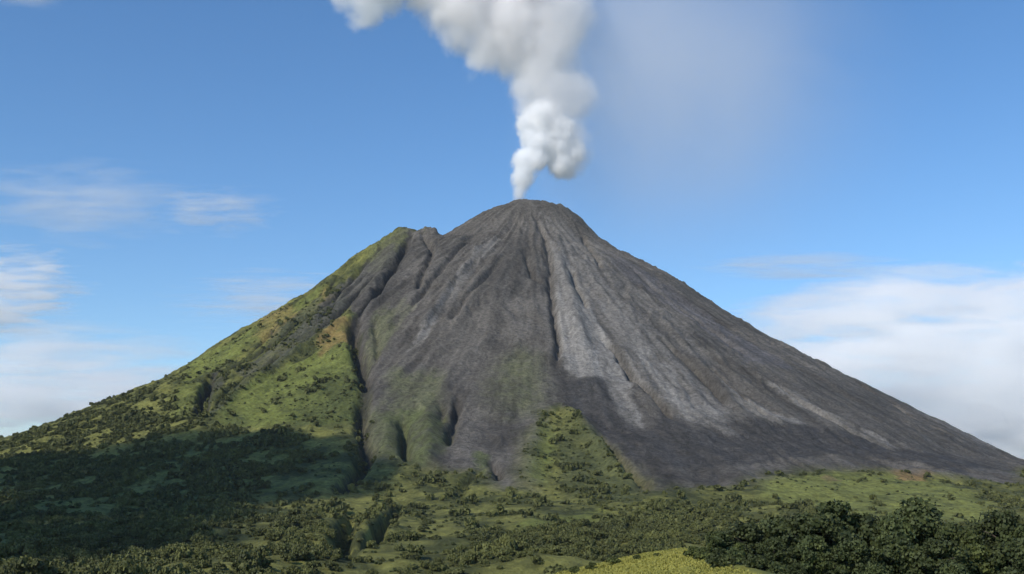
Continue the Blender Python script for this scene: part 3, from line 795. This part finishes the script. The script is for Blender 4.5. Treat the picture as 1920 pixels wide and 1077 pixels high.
# thin veil blowing off to the right: soft edged, uneven
def soft_cloud(name, parent, loc, half, dens, colour, nscale, lo, hi, stretch=(1, 1, 1), step=None, label=None, cat=None, edge=.35, seed=0.0, warp=.5, group=None, xfade=None):
    v, f = ico(4)
    me = mesh_np(name, v, f.ravel(), 3, True)
    m, nt, pv = vol_mat(name, 0, colour, .1); N = nt.nodes; L = nt.links
    tc = N.new('ShaderNodeTexCoord')
    ln = N.new('ShaderNodeVectorMath'); ln.operation = 'LENGTH'
    mp = N.new('ShaderNodeMapping'); mp.inputs['Scale'].default_value = stretch; mp.inputs['Location'].default_value = (seed, seed * .7, -seed)
    L.new(tc.outputs['Object'], mp.inputs['Vector'])
    nz = N.new('ShaderNodeTexNoise'); nz.inputs['Scale'].default_value = nscale; nz.inputs['Detail'].default_value = 5; nz.inputs['Roughness'].default_value = .58; nz.inputs['Distortion'].default_value = warp
    L.new(mp.outputs[0], nz.inputs['Vector'])
    L.new(tc.outputs['Object'], ln.inputs[0])
    fall = N.new('ShaderNodeMapRange'); fall.interpolation_type = 'SMOOTHSTEP'; fall.inputs['From Min'].default_value = 1.0; fall.inputs['From Max'].default_value = 1 - edge
    L.new(ln.outputs['Value'], fall.inputs['Value'])
    # noise threshold follows the falloff so that the edge breaks up
    ad = N.new('ShaderNodeMath'); ad.operation = 'MULTIPLY_ADD'; ad.inputs[1].default_value = .35; L.new(fall.outputs[0], ad.inputs[0]); L.new(nz.outputs['Fac'], ad.inputs[2])
    mr = N.new('ShaderNodeMapRange'); mr.interpolation_type = 'SMOOTHSTEP'; mr.inputs['From Min'].default_value = lo + .35; mr.inputs['From Max'].default_value = hi + .35
    L.new(ad.outputs[0], mr.inputs['Value'])
    mu = N.new('ShaderNodeMath'); mu.operation = 'MULTIPLY'; L.new(mr.outputs[0], mu.inputs[0]); L.new(fall.outputs[0], mu.inputs[1])
    mu2 = N.new('ShaderNodeMath'); mu2.operation = 'MULTIPLY'; mu2.inputs[1].default_value = dens; L.new(mu.outputs[0], mu2.inputs[0]); last = mu2.outputs[0]
    if xfade:          # the wind carries it one way only
        sx = N.new('ShaderNodeSeparateXYZ'); L.new(tc.outputs['Object'], sx.inputs[0])
        fx = N.new('ShaderNodeMapRange'); fx.interpolation_type = 'SMOOTHSTEP'; fx.inputs['From Min'].default_value = xfade[0]; fx.inputs['From Max'].default_value = xfade[1]
        L.new(sx.outputs[0], fx.inputs['Value'])
        m3 = N.new('ShaderNodeMath'); m3.operation = 'MULTIPLY'; L.new(last, m3.inputs[0]); L.new(fx.outputs[0], m3.inputs[1]); last = m3.outputs[0]
    L.new(last, pv.inputs['Density'])
    me.materials.append(m)
    if step: m.cycles.volume_step_rate = step
    o = link(name, me, None, parent, label, cat, group, None, loc); o.scale = half
    return o

def rel(px, py, dy=0): 
    x, y, z = at(px, py, YV + dy); return (x - vx, y - vy, z - vz)
mpx = YV / FOC
soft_cloud("thin_veil", plume, rel(1230, 130, 120), (620 * mpx, 360, 560 * mpx), .0030, (1, .992, .988), 2.6, -.15, .62, edge=1.0, seed=3.0, xfade=(-.52, -.30))

def sky_cloud(px, py, Yd, wpx, hpx, depth, dens, nscale, lo, hi, stretch, label, seed, edge=.5, colour=(1, 1, 1), tilt=0.0, step=1.0):
    x, y, z = at(px, py, Yd); k = Yd / FOC
    o = soft_cloud("cloud", None, (x, y, z), (wpx * k, depth, hpx * k), dens, colour, nscale, lo, hi, stretch, step, label, "cloud", edge, seed, .4)
    o.rotation_euler = (0, tilt, 0)
    return o
CL = 24000.0
sky_cloud(1820, 690, CL, 660, 245, 1100, .0052, 3.2, .38, .58, (1, 1, 2.0), "big pale cloud bank behind the right flank of the volcano", 1.3, .30)
sky_cloud(1760, 840, CL + 6000, 560, 200, 1200, .0024, 2.4, .2, .6, (1, 1, 2.2), "thin low cloud under the big bank, low behind the right flank", 5.3, .8)
sky_cloud(1500, 500, CL - 3000, 330, 46, 900, .0020, 1.8, .30, .65, (1, 1, 2.0), "thin grey blue cloud streak above the left end of the big cloud bank", 9.1, .8)
sky_cloud(120, 740, CL, 520, 210, 1100, .0042, 2.8, .28, .58, (1, 1, 3.0), "low pinkish haze of cloud just above the left slope", 4.2, .85)
sky_cloud(0, 550, CL, 260, 160, 900, .0046, 2.8, .40, .62, (1, 1, 4), "stack of small streaky clouds at the left edge", 6.6, .7)
sky_cloud(130, 380, CL - 4000, 420, 160, 900, .0022, 2.4, .34, .68, (1, 1, 2.2), "faint wide cloud high over the left slope", 11.5, .9)
sky_cloud(400, 395, CL, 220, 85, 900, .0028, 2.6, .34, .66, (1, 1, 2.2), "soft pink white cloud patch left of the summit", 14.0, .9)
sky_cloud(40, -10, CL, 160, 40, 1000, .0012, 1.5, .3, .65, (1, 1, 1.5), "small cloud touching the upper left corner", 17.0, .8)
sky_cloud(520, 570, CL, 360, 140, 900, .0026, 2.8, .38, .66, (1, 1, 4), "very thin streaks of cloud low over the left ridge", 19.0, .85)

# a cumulus off to the left that shades the lower left slope
tx, ty = ground_at(250, 900); tz = float(base_h(np.array([tx]), np.array([ty]))[0])
Lc = 2600.0; cc = np.array((tx, ty, tz)) + SUNV * Lc
sr = np.random.default_rng(5)
pf = [(sr.uniform(-430, 430), sr.uniform(-230, 230), sr.uniform(-30, 50), sr.uniform(110, 190)) for _ in range(16)]
me = puffs_mesh("cloud", pf, 26, 90, 200, 601)
m, nt, pv = vol_mat("cumulus", .012, (1, 1, 1), .2); me.materials.clear(); me.materials.append(m)
cu = link("cloud", me, None, None, "low cumulus that casts its shadow on the lower left slope", "cloud", None, None, tuple(cc))

tx, ty = -600.0, 1340.0; tz = float(base_h(np.array([tx]), np.array([ty]))[0])  # second cumulus, added out of view to darken the lower left wood
cc2 = np.array((tx, ty, tz)) + SUNV * 2300
pf = [(sr.uniform(-170, 130), sr.uniform(-620, 560), sr.uniform(-30, 50), sr.uniform(90, 150)) for _ in range(22)]
me = puffs_mesh("cloud", pf, 24, 90, 170, 611); me.materials.clear(); me.materials.append(m)
link("cloud", me, None, None, "unseen smaller cumulus nearer the camera, added to darken the wood in the lower left corner", "cloud", None, None, tuple(cc2))

# haze
def haze_box():
    x0, x1, y0, y1, z0, z1 = -14500, 14500, -3500, 16500, -80, 2600
    v = np.array([(x, y, z) for z in (z0, z1) for y in (y0, y1) for x in (x0, x1)], float)
    f = np.array([0, 2, 3, 1, 4, 5, 7, 6, 0, 1, 5, 4, 2, 6, 7, 3, 0, 4, 6, 2, 1, 3, 7, 5])
    me = mesh_np("haze", v, f, 4); m, nt, pv = vol_mat("haze", 0.9e-5, (.84, .90, 1.0), .0); me.materials.append(m)
    link("haze", me, None, kind='stuff', label="thin blue haze in the air")
haze_box()
